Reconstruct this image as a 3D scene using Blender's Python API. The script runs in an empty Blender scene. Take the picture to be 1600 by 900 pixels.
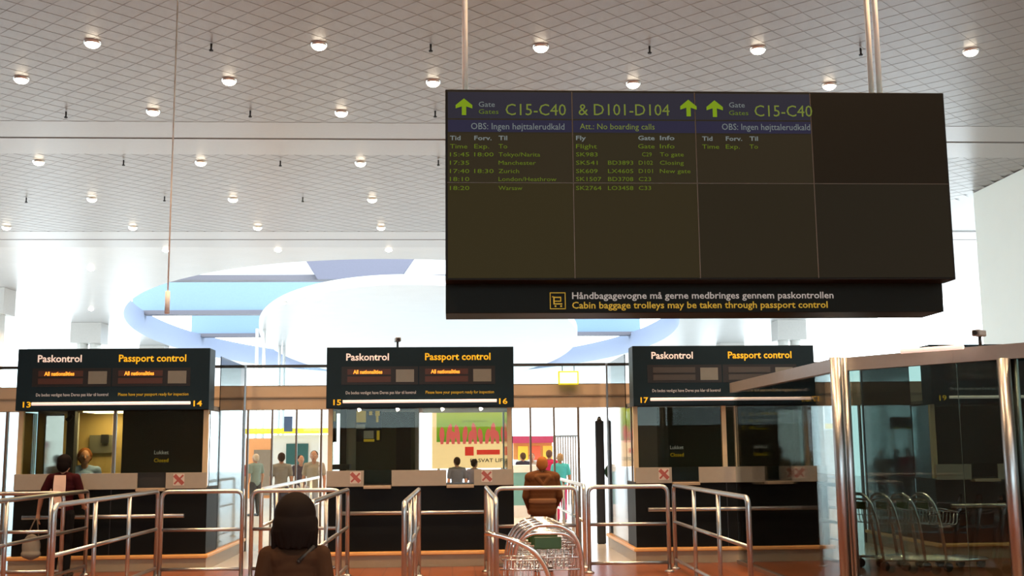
import bpy, bmesh, math, random
from mathutils import Vector, Matrix
random.seed(7)
scn = bpy.context.scene
COL = scn.collection
PI = math.pi

# ---------------------------------------------------------------- camera, sky, exposure
F = 1750.0
EYE = Vector((0, 0, 1.6))
yaw, pitch, roll = math.atan(95 / F), math.atan(252 / F), -0.0098
FW = Vector((math.sin(yaw) * math.cos(pitch), math.cos(yaw) * math.cos(pitch), math.sin(pitch)))
r0 = Vector((math.cos(yaw), -math.sin(yaw), 0))
u0 = r0.cross(FW)
RT = math.cos(roll) * r0 + math.sin(roll) * u0
UP = math.cos(roll) * u0 - math.sin(roll) * r0
cam = bpy.data.cameras.new('camera')
cam.sensor_width = 36
cam.lens = F / 1600 * 36
cam.clip_end = 400
cam_ob = bpy.data.objects.new('camera', cam)
COL.objects.link(cam_ob)
cam_ob.matrix_world = Matrix(((RT.x, UP.x, -FW.x, EYE.x), (RT.y, UP.y, -FW.y, EYE.y), (RT.z, UP.z, -FW.z, EYE.z), (0, 0, 0, 1)))
scn.camera = cam_ob

world = bpy.data.worlds.new('sky')
scn.world = world
world.use_nodes = True
wn = world.node_tree.nodes
wn['Background'].inputs[0].default_value = (0.84, 0.95, 1.0, 1)
wn['Background'].inputs[1].default_value = 5.2
scn.view_settings.view_transform = 'Standard'
scn.view_settings.look = 'None'
scn.view_settings.gamma = 1
scn.view_settings.use_curve_mapping = False
scn.view_settings.exposure = 0.0
SPOT_W = 480          # each ceiling downlight
SPOT_COL = (1.0, 0.62, 0.33)

# ---------------------------------------------------------------- helpers
def ray(px, py):
    return (px - 800) / F * RT - (py - 450) / F * UP + FW
def atY(px, py, Y):
    d = ray(px, py)
    return EYE + d * (Y / d.y)
def atz(px, py, z):
    d = ray(px, py)
    return EYE + d * ((z - 1.6) / d.z)

def srgb(r, g, b):
    f = lambda c: (c / 12.92 if c <= 0.04045 else ((c + 0.055) / 1.055) ** 2.4)
    return (f(r / 255), f(g / 255), f(b / 255))

MATS = {}
def M(name, col, rough=0.5, metal=0.0, emit=0.0, ecol=None, var=0.06, scale=14.0, bump=0.0, spec=0.5):
    if name in MATS:
        return MATS[name]
    m = bpy.data.materials.new(name)
    m.use_nodes = True
    nt = m.node_tree
    b = nt.nodes['Principled BSDF']
    tc = nt.nodes.new('ShaderNodeTexCoord')
    nz = nt.nodes.new('ShaderNodeTexNoise')
    nz.inputs['Scale'].default_value = scale
    nz.inputs['Detail'].default_value = 3
    nt.links.new(tc.outputs['Object'], nz.inputs['Vector'])
    mx = nt.nodes.new('ShaderNodeMix')
    mx.data_type = 'RGBA'
    mx.inputs[6].default_value = (*[c * (1 - var) for c in col], 1)
    mx.inputs[7].default_value = (*[min(1, c * (1 + var)) for c in col], 1)
    nt.links.new(nz.outputs['Fac'], mx.inputs[0])
    nt.links.new(mx.outputs[2], b.inputs['Base Color'])
    b.inputs['Roughness'].default_value = rough
    b.inputs['Metallic'].default_value = metal
    b.inputs['Specular IOR Level'].default_value = spec
    if emit:
        b.inputs['Emission Color'].default_value = (*(ecol or col), 1)
        b.inputs['Emission Strength'].default_value = emit
    if bump:
        bp = nt.nodes.new('ShaderNodeBump')
        bp.inputs['Strength'].default_value = bump
        bp.inputs['Distance'].default_value = 0.01
        nt.links.new(nz.outputs['Fac'], bp.inputs['Height'])
        nt.links.new(bp.outputs['Normal'], b.inputs['Normal'])
    MATS[name] = m
    return m

def glass(name, tint, refl=1.0, rough=0.02, base=0.0):
    m = bpy.data.materials.new(name)
    m.use_nodes = True
    nt = m.node_tree
    nt.nodes.remove(nt.nodes['Principled BSDF'])
    out = nt.nodes['Material Output']
    tr = nt.nodes.new('ShaderNodeBsdfTransparent')
    tr.inputs[0].default_value = (*tint, 1)
    gl = nt.nodes.new('ShaderNodeBsdfGlossy')
    gl.inputs['Roughness'].default_value = rough
    fr = nt.nodes.new('ShaderNodeFresnel')
    fr.inputs[0].default_value = 1.5
    ma = nt.nodes.new('ShaderNodeMath')
    ma.operation = 'MULTIPLY_ADD'
    ma.inputs[1].default_value = refl
    ma.inputs[2].default_value = base
    ma.use_clamp = True
    nt.links.new(fr.outputs[0], ma.inputs[0])
    mx = nt.nodes.new('ShaderNodeMixShader')
    nt.links.new(ma.outputs[0], mx.inputs[0])
    nt.links.new(tr.outputs[0], mx.inputs[1])
    nt.links.new(gl.outputs[0], mx.inputs[2])
    nt.links.new(mx.outputs[0], out.inputs[0])
    MATS[name] = m
    return m

def finish(o, label=None, cat=None, group=None, kind=None):
    if label: o['label'] = label
    if cat: o['category'] = cat
    if group: o['group'] = group
    if kind: o['kind'] = kind
    return o

def empty(name, loc, label, cat, rz=0, group=None):
    o = bpy.data.objects.new(name, None)
    o.empty_display_size = 0.2
    COL.objects.link(o)
    o.location = loc
    o.rotation_euler = (0, 0, rz)
    return finish(o, label, cat, group)

class MB:
    def __init__(self): self.bm = bmesh.new()
    def box(self, x0, x1, y0, y1, z0, z1, bev=0.0, mtx=None):
        vs = [self.bm.verts.new(v) for v in ((x0,y0,z0),(x1,y0,z0),(x1,y1,z0),(x0,y1,z0),(x0,y0,z1),(x1,y0,z1),(x1,y1,z1),(x0,y1,z1))]
        fs = [self.bm.faces.new([vs[i] for i in q]) for q in ((3,2,1,0),(4,5,6,7),(0,1,5,4),(1,2,6,5),(2,3,7,6),(3,0,4,7))]
        if mtx:
            for v in vs: v.co = mtx @ v.co
        if bev:
            es = {e for f in fs for e in f.edges}
            bmesh.ops.bevel(self.bm, geom=list(es), offset=bev, segments=2, affect='EDGES', profile=0.5)
        return self
    def tube(self, pts, r, seg=10, closed=False, cap=True):
        pts = [Vector(p) for p in pts]
        n = len(pts)
        rs = r if isinstance(r, (list, tuple)) else [r] * n
        tang = []
        for i in range(n):
            if closed: t = pts[(i + 1) % n] - pts[i - 1]
            elif i == 0: t = pts[1] - pts[0]
            elif i == n - 1: t = pts[-1] - pts[-2]
            else: t = (pts[i + 1] - pts[i]).normalized() + (pts[i] - pts[i - 1]).normalized()
            tang.append(t.normalized())
        a = tang[0].orthogonal().normalized()
        rings = []
        for i in range(n):
            a = (a - tang[i] * a.dot(tang[i])).normalized()
            b = tang[i].cross(a)
            rings.append([self.bm.verts.new(pts[i] + rs[i] * (math.cos(k * 2 * PI / seg) * a + math.sin(k * 2 * PI / seg) * b)) for k in range(seg)])
        for i in range(n if closed else n - 1):
            A, B = rings[i], rings[(i + 1) % n]
            for k in range(seg):
                f = self.bm.faces.new((A[k], A[(k + 1) % seg], B[(k + 1) % seg], B[k]))
                f.smooth = True
        if cap and not closed:
            self.bm.faces.new(rings[0][::-1]); self.bm.faces.new(rings[-1])
        return self
    def cyl(self, c, r, z0, z1, seg=20, r2=None):
        return self.tube([(c[0], c[1], z0), (c[0], c[1], z1)], [r, r if r2 is None else r2], seg)
    def ngon(self, pts, d):
        """prism: polygon pts extruded along vector d"""
        d = Vector(d)
        a = [self.bm.verts.new(p) for p in pts]
        b = [self.bm.verts.new(Vector(p) + d) for p in pts]
        self.bm.faces.new(a[::-1]); self.bm.faces.new(b)
        n = len(a)
        for i in range(n):
            self.bm.faces.new((a[i], a[(i + 1) % n], b[(i + 1) % n], b[i]))
        bmesh.ops.recalc_face_normals(self.bm, faces=self.bm.faces)
        return self
    def sphere(self, c, r, sub=2):
        rr = r if isinstance(r, (list, tuple)) else (r, r, r)
        bmesh.ops.create_icosphere(self.bm, subdivisions=sub, radius=1, matrix=Matrix.Translation(c) @ Matrix.Diagonal((*rr, 1)))
        return self
    def caps(self, p, q, ra, rb, seg=12):
        self.tube([p, q], [ra, rb], seg)
        self.sphere(p, ra); self.sphere(q, rb)
        return self
    def build(self, name, mat, parent=None, smooth=False, label=None):
        me = bpy.data.meshes.new(name)
        self.bm.to_mesh(me); self.bm.free()
        if smooth:
            for p in me.polygons: p.use_smooth = True
        me.materials.append(mat)
        o = bpy.data.objects.new(name, me)
        COL.objects.link(o)
        if parent is not None: o.parent = parent
        if label: o['label'] = label
        return o

def struct(mb, name, mat, smooth=False):
    return finish(mb.build(name, mat, None, smooth), kind='structure')

def fillet(pts, rad, n=5):
    pts = [Vector(p) for p in pts]
    out = [pts[0]]
    for i in range(1, len(pts) - 1):
        a = (pts[i - 1] - pts[i]); b = (pts[i + 1] - pts[i])
        r = min(rad, a.length * .49, b.length * .49)
        p0 = pts[i] + a.normalized() * r; p1 = pts[i] + b.normalized() * r
        for k in range(n + 1):
            t = k / n
            out.append((1 - t) ** 2 * p0 + 2 * t * (1 - t) * pts[i] + t * t * p1)
    out.append(pts[-1])
    return out

def text_into(mb, s, x, z, y, h=None, w=None, bold=0.0, depth=0.002):
    """lettering in the XZ plane facing -Y; x = left edge, z = baseline; h = capital height, w = total width"""
    cu = bpy.data.curves.new('tmp', 'FONT')
    cu.body = s; cu.size = 1; cu.offset = bold; cu.resolution_u = 2
    ob = bpy.data.objects.new('tmp', cu)
    COL.objects.link(ob)
    dg = bpy.context.evaluated_depsgraph_get()
    me = bpy.data.meshes.new_from_object(ob.evaluated_get(dg))
    bpy.data.objects.remove(ob); bpy.data.curves.remove(cu)
    if len(me.vertices):
        xs = [v.co.x for v in me.vertices]
        x0, x1 = min(xs), max(xs)
        sy = (h / 0.73) if h else w / (x1 - x0)
        sx = w / (x1 - x0) if w else sy
        for v in me.vertices:
            v.co = Vector((x + (v.co.x - x0) * sx, y, z + v.co.y * sy))
        mb.bm.from_mesh(me)
    bpy.data.meshes.remove(me)
    return mb

def copy_tree(o, parent=None):
    c = o.copy(); COL.objects.link(c)
    if parent is not None: c.parent = parent
    for ch in list(o.children): copy_tree(ch, c)
    return c

ORD = ['first', 'second', 'third', 'fourth', 'fifth', 'sixth', 'seventh', 'eighth', 'ninth', 'tenth', 'eleventh', 'twelfth', 'thirteenth']

# ---------------------------------------------------------------- materials
steel = M('brushed_steel', (0.47, 0.49, 0.51), 0.33, 1.0, scale=60)
chrome = M('chrome', (0.75, 0.74, 0.73), 0.14, 1.0, var=.03)
white_paint = M('white_paint', (0.82, 0.83, 0.82), 0.45)
cream = M('cream_paint', (0.62, 0.50, 0.30), 0.5)
dark_panel = M('dark_laminate', (0.006, 0.007, 0.007), 0.5, spec=.12)
sign_black = M('sign_black', (0.010, 0.024, 0.034), 0.5, spec=.15)
charcoal = M('charcoal_panel', (0.055, 0.051, 0.048), 0.6, spec=.2)
olive = M('olive_partition', (0.10, 0.092, 0.058), 0.6)
frost = M('frosted_panel', (0.36, 0.33, 0.27), 0.6)
tile_beige = M('plinth_tile', (0.40, 0.32, 0.21), 0.4)
skirt_mat = M('skirting_metal', (0.85, 0.46, 0.16), 0.38, 0.35)
txt_white = M('lettering_white', (0.8, 0.74, 0.68), 0.5, emit=0.55, ecol=srgb(235, 205, 190))  # sign lettering gets an added glow in place of light falling on it
txt_yellow = M('lettering_yellow', (0.8, 0.5, 0.02), 0.5, emit=0.6, ecol=srgb(225, 165, 10))
txt_grey = M('lettering_pale_grey', (0.4, 0.38, 0.36), 0.5, emit=0.32, ecol=srgb(205, 195, 185))
txt_dyellow = M('lettering_dark_yellow', (0.4, 0.27, 0.01), 0.5, emit=0.35, ecol=srgb(225, 175, 10))
led_orange = M('led_orange', (0.8, 0.25, 0.02), 0.5, emit=1.6, ecol=(1.0, 0.33, 0.03))
lamp_white = M('lamp_glow', (1, 0.95, 0.85), 0.4, emit=9.0, ecol=(1.0, 0.86, 0.68))
tube_mat = M('fluorescent_tube', (0.9, 0.8, 0.75), 0.4, emit=0.8, ecol=(1.0, 0.74, 0.62))
g_clear = glass('clear_glass', (0.90, 0.95, 0.95), 0.9)
g_side = glass('side_glass', (0.62, 0.70, 0.72), 1.3, 0.05, 0.03)
g_dark = glass('smoked_glass', (0.33, 0.41, 0.39), 1.0, 0.02, 0.01)
g_booth = glass('booth_window_glass', (0.74, 0.78, 0.72), 0.55, 0.01, 0.0)
black_plastic = M('black_plastic', (0.015, 0.015, 0.016), 0.4)
yellow_sign = M('yellow_sign_face', (0.8, 0.6, 0.03), 0.5, emit=0.9, ecol=(1.0, 0.76, 0.05))

# ---------------------------------------------------------------- setting
HC = 7.0
YB = 16.0      # booth fronts
YG = 18.85     # glass partition behind the booths

def floor_material():
    m = bpy.data.materials.new('red_brown_floor'); m.use_nodes = True
    nt = m.node_tree; b = nt.nodes['Principled BSDF']
    tc = nt.nodes.new('ShaderNodeTexCoord')
    br = nt.nodes.new('ShaderNodeTexBrick')
    br.inputs['Scale'].default_value = 1.0
    br.inputs['Brick Width'].default_value = 2.4
    br.inputs['Row Height'].default_value = 0.30
    br.inputs['Mortar Size'].default_value = 0.006
    br.inputs['Color1'].default_value = (0.27, 0.085, 0.035, 1)
    br.inputs['Color2'].default_value = (0.18, 0.052, 0.022, 1)
    br.inputs['Mortar'].default_value = (0.10, 0.032, 0.016, 1)
    mp = nt.nodes.new('ShaderNodeMapping')
    mp.inputs['Rotation'].default_value = (0, 0, PI / 2)
    nt.links.new(tc.outputs['Object'], mp.inputs[0])
    nt.links.new(mp.outputs[0], br.inputs['Vector'])
    nz = nt.nodes.new('ShaderNodeTexNoise'); nz.inputs['Scale'].default_value = 5
    nt.links.new(mp.outputs[0], nz.inputs['Vector'])
    mx = nt.nodes.new('ShaderNodeMix'); mx.data_type = 'RGBA'; mx.blend_type = 'MULTIPLY'
    mx.inputs[0].default_value = 0.35
    nt.links.new(br.outputs['Color'], mx.inputs[6]); nt.links.new(nz.outputs['Fac'], mx.inputs[7])
    nt.links.new(mx.outputs[2], b.inputs['Base Color'])
    b.inputs['Roughness'].default_value = 0.28
    return m
struct(MB().box(-14, 11.3, -8, YB + .02, -0.2, 0), 'floor', floor_material())
struct(MB().box(-22, 22, YB + .02, 96, -0.2, 0), 'floor_hall', M('pale_stone_floor', (0.55, 0.56, 0.55), 0.22, scale=3))

def ceiling_material(name, bump, c0, c1):
    m = bpy.data.materials.new(name); m.use_nodes = True
    nt = m.node_tree; b = nt.nodes['Principled BSDF']
    b.inputs['Roughness'].default_value = 0.36
    b.inputs['Specular IOR Level'].default_value = 0.75
    tc = nt.nodes.new('ShaderNodeTexCoord')
    nz = nt.nodes.new('ShaderNodeTexNoise'); nz.inputs['Scale'].default_value = 1.3
    nt.links.new(tc.outputs['Object'], nz.inputs['Vector'])
    mx = nt.nodes.new('ShaderNodeMix'); mx.data_type = 'RGBA'
    mx.inputs[6].default_value = (*c0, 1); mx.inputs[7].default_value = (*c1, 1)
    nt.links.new(nz.outputs['Fac'], mx.inputs[0]); nt.links.new(mx.outputs[2], b.inputs['Base Color'])
    if bump:
        hs = []
        for ang in (PI / 4, -PI / 4):
            mp = nt.nodes.new('ShaderNodeMapping'); mp.inputs['Rotation'].default_value = (0, 0, ang)
            nt.links.new(tc.outputs['Object'], mp.inputs[0])
            wv = nt.nodes.new('ShaderNodeTexWave'); wv.wave_profile = 'SAW'; wv.inputs['Scale'].default_value = 1.05
            nt.links.new(mp.outputs[0], wv.inputs[0]); hs.append(wv)
        ad = nt.nodes.new('ShaderNodeMath'); ad.operation = 'ADD'
        nt.links.new(hs[0].outputs['Fac'], ad.inputs[0]); nt.links.new(hs[1].outputs['Fac'], ad.inputs[1])
        bp = nt.nodes.new('ShaderNodeBump'); bp.inputs['Strength'].default_value = 0.5; bp.inputs['Distance'].default_value = 0.02
        nt.links.new(ad.outputs[0], bp.inputs['Height']); nt.links.new(bp.outputs[0], b.inputs['Normal'])
    return m
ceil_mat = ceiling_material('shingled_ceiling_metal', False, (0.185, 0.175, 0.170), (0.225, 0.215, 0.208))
ceil_far = ceiling_material('far_ceiling_metal', True, (0.33, 0.325, 0.32), (0.38, 0.375, 0.37))  # same ceiling further off, paler: daylight glare put into its colour
ceil_island = ceiling_material('island_ceiling_metal', True, (0.46, 0.46, 0.455), (0.52, 0.52, 0.515))  # paler again, the island's overexposed look put into its colour

def tile_zone(mb, ya, yb, xa=-15.0, xb=10.2, a=0.297):
    """diamond shingles: each tile a tilted quad, with small risers along two edges"""
    bm = mb.bm
    s2 = math.sqrt(.5)
    n = int(60 / a)
    for i in range(-n, n):
        for j in range(-n, n):
            cx, cy = ((i + .5) - (j + .5)) * a * s2, ((i + .5) + (j + .5)) * a * s2
            if not (xa < cx < xb and ya < cy < yb): continue
            def P(u, v, z): return bm.verts.new(((u - v) * a * s2, (u + v) * a * s2, HC + z))
            d = 0.0022
            p00, p10, p11, p01 = P(i, j, -d * 2), P(i + 1, j, -d), P(i + 1, j + 1, 0), P(i, j + 1, -d)
            bm.faces.new((p00, p01, p11, p10))
            q00, q10, q01 = P(i, j, d), P(i + 1, j, d), P(i, j + 1, d)
            bm.faces.new((p00, p10, q10, q00)); bm.faces.new((p00, q00, q01, p01))
band_y = [(18.15, 20.2), (27.55, 29.7)]
tz = MB()
for ya, yb, xr in ((8.5, 18.3, 10.2), (20.0, 27.7, 11.3)): tile_zone(tz, ya, yb, xb=xr)
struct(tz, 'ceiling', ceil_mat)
struct(MB().box(-22, 10.1, -8, 8.6, HC, HC + .15), 'ceiling_rear', ceil_mat)
struct(MB().box(-22, 10.15, 8.4, 18.2, HC + .02, HC + .15).box(-22, 16, 18.2, 28, HC + .02, HC + .15), 'ceiling_deck', ceil_mat)      # unseen roof slot left open to add daylight on the right wall
cb = MB()
for k, (ya, yb) in enumerate(band_y):
    ym = (19.13, 28.6)[k]
    cb.box(-15, 14, ya, ym - .05, HC - .0055, HC + .02).box(-15, 14, ym + .05, yb, HC - .0055, HC + .02)
struct(cb, 'trim_1', M('smooth_ceiling_band', (0.27, 0.258, 0.252), 0.33, spec=.7))
sg = MB()
for ym in (19.13, 28.6): sg.box(-15, 14, ym - .05, ym + .05, HC + .002, HC + .02)
struct(sg, 'trim_2', M('dark_joint', (0.10, 0.085, 0.08), 0.7))

OX, OY, OA, OB = -1.9, 56.2, 12.5, 24.6       # roof opening
def ell(cx, cy, a, b, n): return [(cx + a * math.cos(2 * PI * k / n), cy + b * math.sin(2 * PI * k / n)) for k in range(n)]
fc = MB(); NR = 144
inner = ell(OX, OY, OA, OB, NR); outer = []
for x, y in inner:
    dx, dy = x - OX, y - OY
    t = min((20.1 / dx if dx > 1e-6 else (-20.1 / dx if dx < -1e-6 else 1e9)), (39.0 / dy if dy > 1e-6 else (-26.5 / dy if dy < -1e-6 else 1e9)))
    outer.append((OX + dx * t, OY + dy * t))
vi = [fc.bm.verts.new((x, y, HC)) for x, y in inner]; vo = [fc.bm.verts.new((x, y, HC)) for x, y in outer]
for k in range(NR):
    fc.bm.faces.new((vi[k], vi[(k + 1) % NR], vo[(k + 1) % NR], vo[k]))
for cx, cy, in ((-22, 29.7), (18.2, 29.7), (18.2, 95.2), (-22, 95.2)):
    k = min(range(NR), key=lambda q: (outer[q][0] - cx) ** 2 + (outer[q][1] - cy) ** 2)
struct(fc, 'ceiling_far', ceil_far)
# drum wall of the opening, then shed roof lights above it
dr = MB()
va = [dr.bm.verts.new((x, y, HC)) for x, y in inner]; vb = [dr.bm.verts.new((x, y, HC + 1.1)) for x, y in inner]
for k in range(NR):
    f = dr.bm.faces.new((va[k], va[(k + 1) % NR], vb[(k + 1) % NR], vb[k])); f.smooth = True
struct(dr, 'wall_opening', M('roof_drum_paint', (0.25, 0.29, 0.40), 0.5))  # blue of the reflected sky put into the wall colour
lav = M('pale_blue_roof_panel', (0.17, 0.265, 0.42), 0.5)
for k, yb in enumerate((42, 52.6, 63, 73.4)):
    hw = OA * math.sqrt(max(0, 1 - ((yb - OY) / OB) ** 2)) + .6
    struct(MB().box(OX - hw, OX + hw, yb, yb + .25, HC + 1.0, HC + 4.2), 'wall_skylight_%d' % (k + 1), lav if k else M('white_roof_panel', (0.8, 0.82, 0.86), 0.5))
    struct(MB().box(OX - hw, OX + hw, yb - .2, yb + .35, HC + .95, HC + 1.15), 'trim_skylight_%d' % (k + 1), M('grey_roof_beam', (0.12, 0.115, 0.14), 0.5))
gus = MB()
a_, b_ = atY(473, 400, 41.5), atY(496, 436, 41.5); c_, d_ = atY(624, 436, 41.5), atY(650, 400, 41.5)
gus.ngon([a_, b_, c_, d_], (0, .2, 0))
struct(gus, 'trim_3', M('lavender_roof_gusset', (0.12, 0.12, 0.165), 0.5))
# inner ceiling island
isl = MB()
pts = ell(-1.5, 62, 8.0, 25.5, 120)
isl.ngon([(x, y, HC - .02) for x, y in pts], (0, 0, .35))
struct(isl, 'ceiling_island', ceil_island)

# walls
wallp = M('wall_paint', (0.82, 0.93, 0.93), 0.5, scale=2, var=.02)
struct(MB().box(11.3, 11.6, -8, 23.2, 0, HC), 'wall_right', wallp)
struct(MB().box(-14.3, -14, -8, YG, 0, HC + .1), 'wall_left', M('wall_left_paint', (0.55, 0.52, 0.48), 0.5))
wbk = MB()      # back wall with an unseen high window added for light from behind
wbk.box(-14.3, 11.6, -8.3, -8, 0, 2.4).box(-14.3, 11.6, -8.3, -8, 6.4, HC + .1).box(-14.3, -6, -8.3, -8, 2.4, 6.4).box(9, 11.6, -8.3, -8, 2.4, 6.4)
struct(wbk, 'wall_back', M('wall_back_paint', (0.55, 0.50, 0.44), 0.6))
struct(MB().box(-6, 9, -8.16, -8.14, 2.4, 6.4), 'window_back', g_clear)  # added pane, daylight for the poles and posts

colm = M('column_white', (0.75, 0.75, 0.72), 0.4)
capm = M('column_capital_grey', (0.42, 0.41, 0.39), 0.5)
for side, X in (('left', -15.2), ('right', 14.6)):
    for k, Y in enumerate((37.5, 47.7, 58, 68.3)):
        if side == 'right' and k == 0: continue
        c = MB().tube([(X - .27, Y, 0), (X - .27, Y, 6.2)], .22, 20).tube([(X + .27, Y, 0), (X + .27, Y, 6.2)], .22, 20)
        o = struct(c, 'column_%s_%d' % (side, k + 1), colm)
        cp = MB().box(X - .62, X + .62, Y - .5, Y + .5, 6.15, HC - .005).build('capital', capm, o)

# glass partition behind the booths: bulkhead over doors, posts, clerestory
beige = M('bulkhead_beige', (0.46, 0.36, 0.27), 0.5, scale=4)
zb0 = 1.6 + (703 - 639) / F * YG; zb1 = 1.6 + (704 - 603) / F * YG
struct(MB().box(-14, 11.3, YG, YG + .3, zb0, zb1), 'wall_bulkhead', beige)
struct(MB().box(-14, 11.3, YG - .015, YG, (zb0 + zb1) / 2 - .012, (zb0 + zb1) / 2 + .012), 'trim_4', M('bulkhead_joint', (0.25, 0.19, 0.14), 0.6))
dkf = M('dark_mullion', (0.05, 0.05, 0.05), 0.4, 0.5)
struct(MB().box(-14, 11.3, YG - .03, YG + .04, 2.985, 3.03), 'trim_5', dkf)
wi = 0
for i, (xa, xb) in enumerate(((-14, -6.2), (-3.3, -1.95), (0.98, 2.5), (5.4, 6.75), (9.65, 11.3))):
    wi += 1
    o = struct(MB().box(xa, xb, YG - .008, YG + .008, zb1, 2.985), 'window_%d' % wi, g_clear)
# door / fixed panes with mullions below the bulkhead
for px, w in ((346, .05), (362, .05), (387, .05), (425, .045), (463, .045), (502, .05), (829, .05), (866, .05), (904, .06), (978, .05), (10, .06), (30, .05), (1345, .06)):
    x = atY(px, 690, YG).x
    struct(MB().box(x - w * .32, x + w * .32, YG - .03, YG + .03, 0, zb0), 'trim_mullion_%d' % px, M('mullion_bronze', (.16, .13, .11), .4, .3))
for n, (xa, xb) in enumerate(((-14, -6.2), (-3.9, -2.2), (3.0, 3.0 + .01), (5.4, 6.75))):
    if xb - xa < .1: continue
    struct(MB().box(xa, xb, YG + .04, YG + .055, 0, zb0), 'window_%d' % (wi + n + 1), g_side if n == 0 else g_clear)

# ---------------------------------------------------------------- hanging departure board
board = empty('departure_board', (2.01, 9.05, 2.69), 'large dark departure board hung from the ceiling in front of the passport booths', 'departure board')
bx, by, bz = 2.01, 9.05, 2.69
L = lambda X: X - bx
bezel = M('board_bezel', (0.010, 0.008, 0.006), 0.5, spec=.12)
MB().box(L(-.05), L(4.075), 8.76 - by, 8.98 - by, 2.925 - bz, 4.49 - bz, .006).build('screen_cabinet', bezel, board)
MB().box(L(-.02), L(4.04), 8.98 - by, 9.42 - by, 2.95 - bz, 4.42 - bz, .006).build('rear_housing', bezel, board)
lower = MB().box(L(-.05), L(4.06), 8.985 - by, 9.42 - by, 0, .245, .004).build('lower_sign_box', M('lower_sign_gloss', (0.008, 0.008, 0.005), 0.45, spec=.08), board)
xs = [-.035, .978, 1.985, 2.945, 4.06]; zs = [2.94, 3.715, 4.475]
tone = {(0, 1): (47, 40, 26), (1, 1): (46, 40, 25), (2, 1): (44, 37, 24), (3, 1): (27, 19, 10), (0, 0): (49, 42, 22), (1, 0): (47, 40, 22), (2, 0): (38, 32, 20), (3, 0): (32, 27, 18)}
tg = M('screen_green_text', (0.004, 0.004, 0.002), .6, spec=.08, emit=.9, ecol=srgb(92, 112, 24))
tgb = M('screen_header_green', (0.004, 0.004, 0.002), .6, spec=.08, emit=.9, ecol=srgb(112, 124, 50))
tar = M('screen_arrow_green', (0.004, 0.004, 0.002), .6, spec=.08, emit=.9, ecol=srgb(122, 150, 22))
tgr = M('screen_grey_text', (0.004, 0.004, 0.004), .6, spec=.08, emit=.9, ecol=srgb(116, 124, 122))
hdr = M('screen_header_blue', (0.003, 0.003, 0.004), .6, spec=.08, emit=.9, ecol=srgb(42, 41, 52))
subh = M('screen_subheader_blue', (0.003, 0.003, 0.004), .6, spec=.08, emit=.9, ecol=srgb(39, 38, 60))
YS = 8.752
def bpt(px, py):
    p = atY(px, py, YS); return p.x - bx, p.z - bz
panels = {}
for i in range(4):
    for j in range(2):
        mt = M('screen_tone_%d_%d' % (i, j), (0.003, 0.003, 0.002), 0.6, emit=0.9, ecol=srgb(*tone[(i, j)]), spec=.08)
        panels[(i, j)] = MB().box(L(xs[i]) + .004, L(xs[i + 1]) - .004, YS - by, 8.77 - by, zs[j] - bz + .003, zs[j + 1] - bz - .003).build('screen_panel', mt, board)
edge = MB()
for x in xs[1:4]: edge.box(L(x) - .003, L(x) + .003, YS - by + .001, 8.77 - by, zs[0] - bz, zs[2] - bz)
edge.box(L(xs[0]), L(xs[4]), YS - by + .001, 8.77 - by, zs[1] - bz - .004, zs[1] - bz + .004)
edge.build('screen_seams', M('screen_seam', (0.10, 0.06, 0.03), 0.4), board)
yt = YS - by - .004
def screen_text(panel, items, mat, name='lettering', bold=0.0):
    for s, px, py, hpx, wpx in items:
        mb = MB()
        x, z = bpt(px, py)
        text_into(mb, s, x, z, yt, h=hpx * YS / F, w=(wpx * YS / F if wpx else None), bold=bold)
        mb.build(name, mat, panels[panel])
def arrow(panel, px, py, w, h):
    (cx, z0), (_, z1) = bpt(px, py + h / 2), bpt(px, py - h / 2)
    hw = w / 2 * YS / F; zh = z1 - z0; t = hw * .26
    poly = [(cx - t, z0), (cx + t, z0), (cx + t, z0 + zh * .52), (cx + hw, z0 + zh * .40), (cx + hw, z0 + zh * .60), (cx, z1), (cx - hw, z0 + zh * .60), (cx - hw, z0 + zh * .40), (cx - t, z0 + zh * .52)]
    mb = MB(); mb.bm.faces.new([mb.bm.verts.new((x, yt, z)) for x, z in poly])
    mb.build('arrow_symbol', tar, panels[panel])
for i, (xa, xb) in enumerate(((0, 1), (1, 2), (2, 3))):
    x0, x1 = L(xs[i]) + .006, L(xs[i + 1]) - .006
    za, zb_ = bpt(900, 186)[1], 4.47 - bz
    MB().box(x0, x1, YS - by - .002, YS - by, za, zb_ - .004).build('header_strip', hdr, panels[(i, 1)])
    za2 = bpt(900, 207)[1]
    MB().box(x0, x1, YS - by - .002, YS - by, za2, za - .012).build('notice_strip', subh, panels[(i, 1)])
arrow((0, 1), 725, 167, 27, 26); arrow((1, 1), 1076, 169, 27, 26); arrow((2, 1), 1117, 170, 27, 26)
screen_text((0, 1), [('C15-C40', 790, 180, 20, 98)], tgb)
screen_text((0, 1), [('Gate', 748, 167, 9, 26), ('OBS: Ingen højttalerudkald', 736, 202, 11, 151)], tgr)
screen_text((1, 1), [('& D101-D104', 904, 180, 20, 149), ('Att.: No boarding calls', 906, 202, 10, 122)], tgb)
screen_text((2, 1), [('C15-C40', 1179, 182, 20, 96)], tgb)
screen_text((2, 1), [('Gate', 1139, 168, 9, 26), ('OBS: Ingen højttalerudkald', 1128, 203, 11, 146)], tgr)
screen_text((0, 1), [('Tid', 703, 219, 7.5, 17), ('Forv.', 741, 219, 7.5, 28), ('Til', 779, 219, 7.5, 14)], tgr, bold=.02)
screen_text((1, 1), [('Fly', 900, 219, 7.5, 16), ('Gate', 997, 219, 7.5, 27), ('Info', 1031, 219, 7.5, 24)], tgr, bold=.02)
screen_text((2, 1), [('Tid', 1097, 220, 7.5, 17), ('Forv.', 1134, 220, 7.5, 27), ('Til', 1171, 220, 7.5, 14)], tgr, bold=.02)
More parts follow.
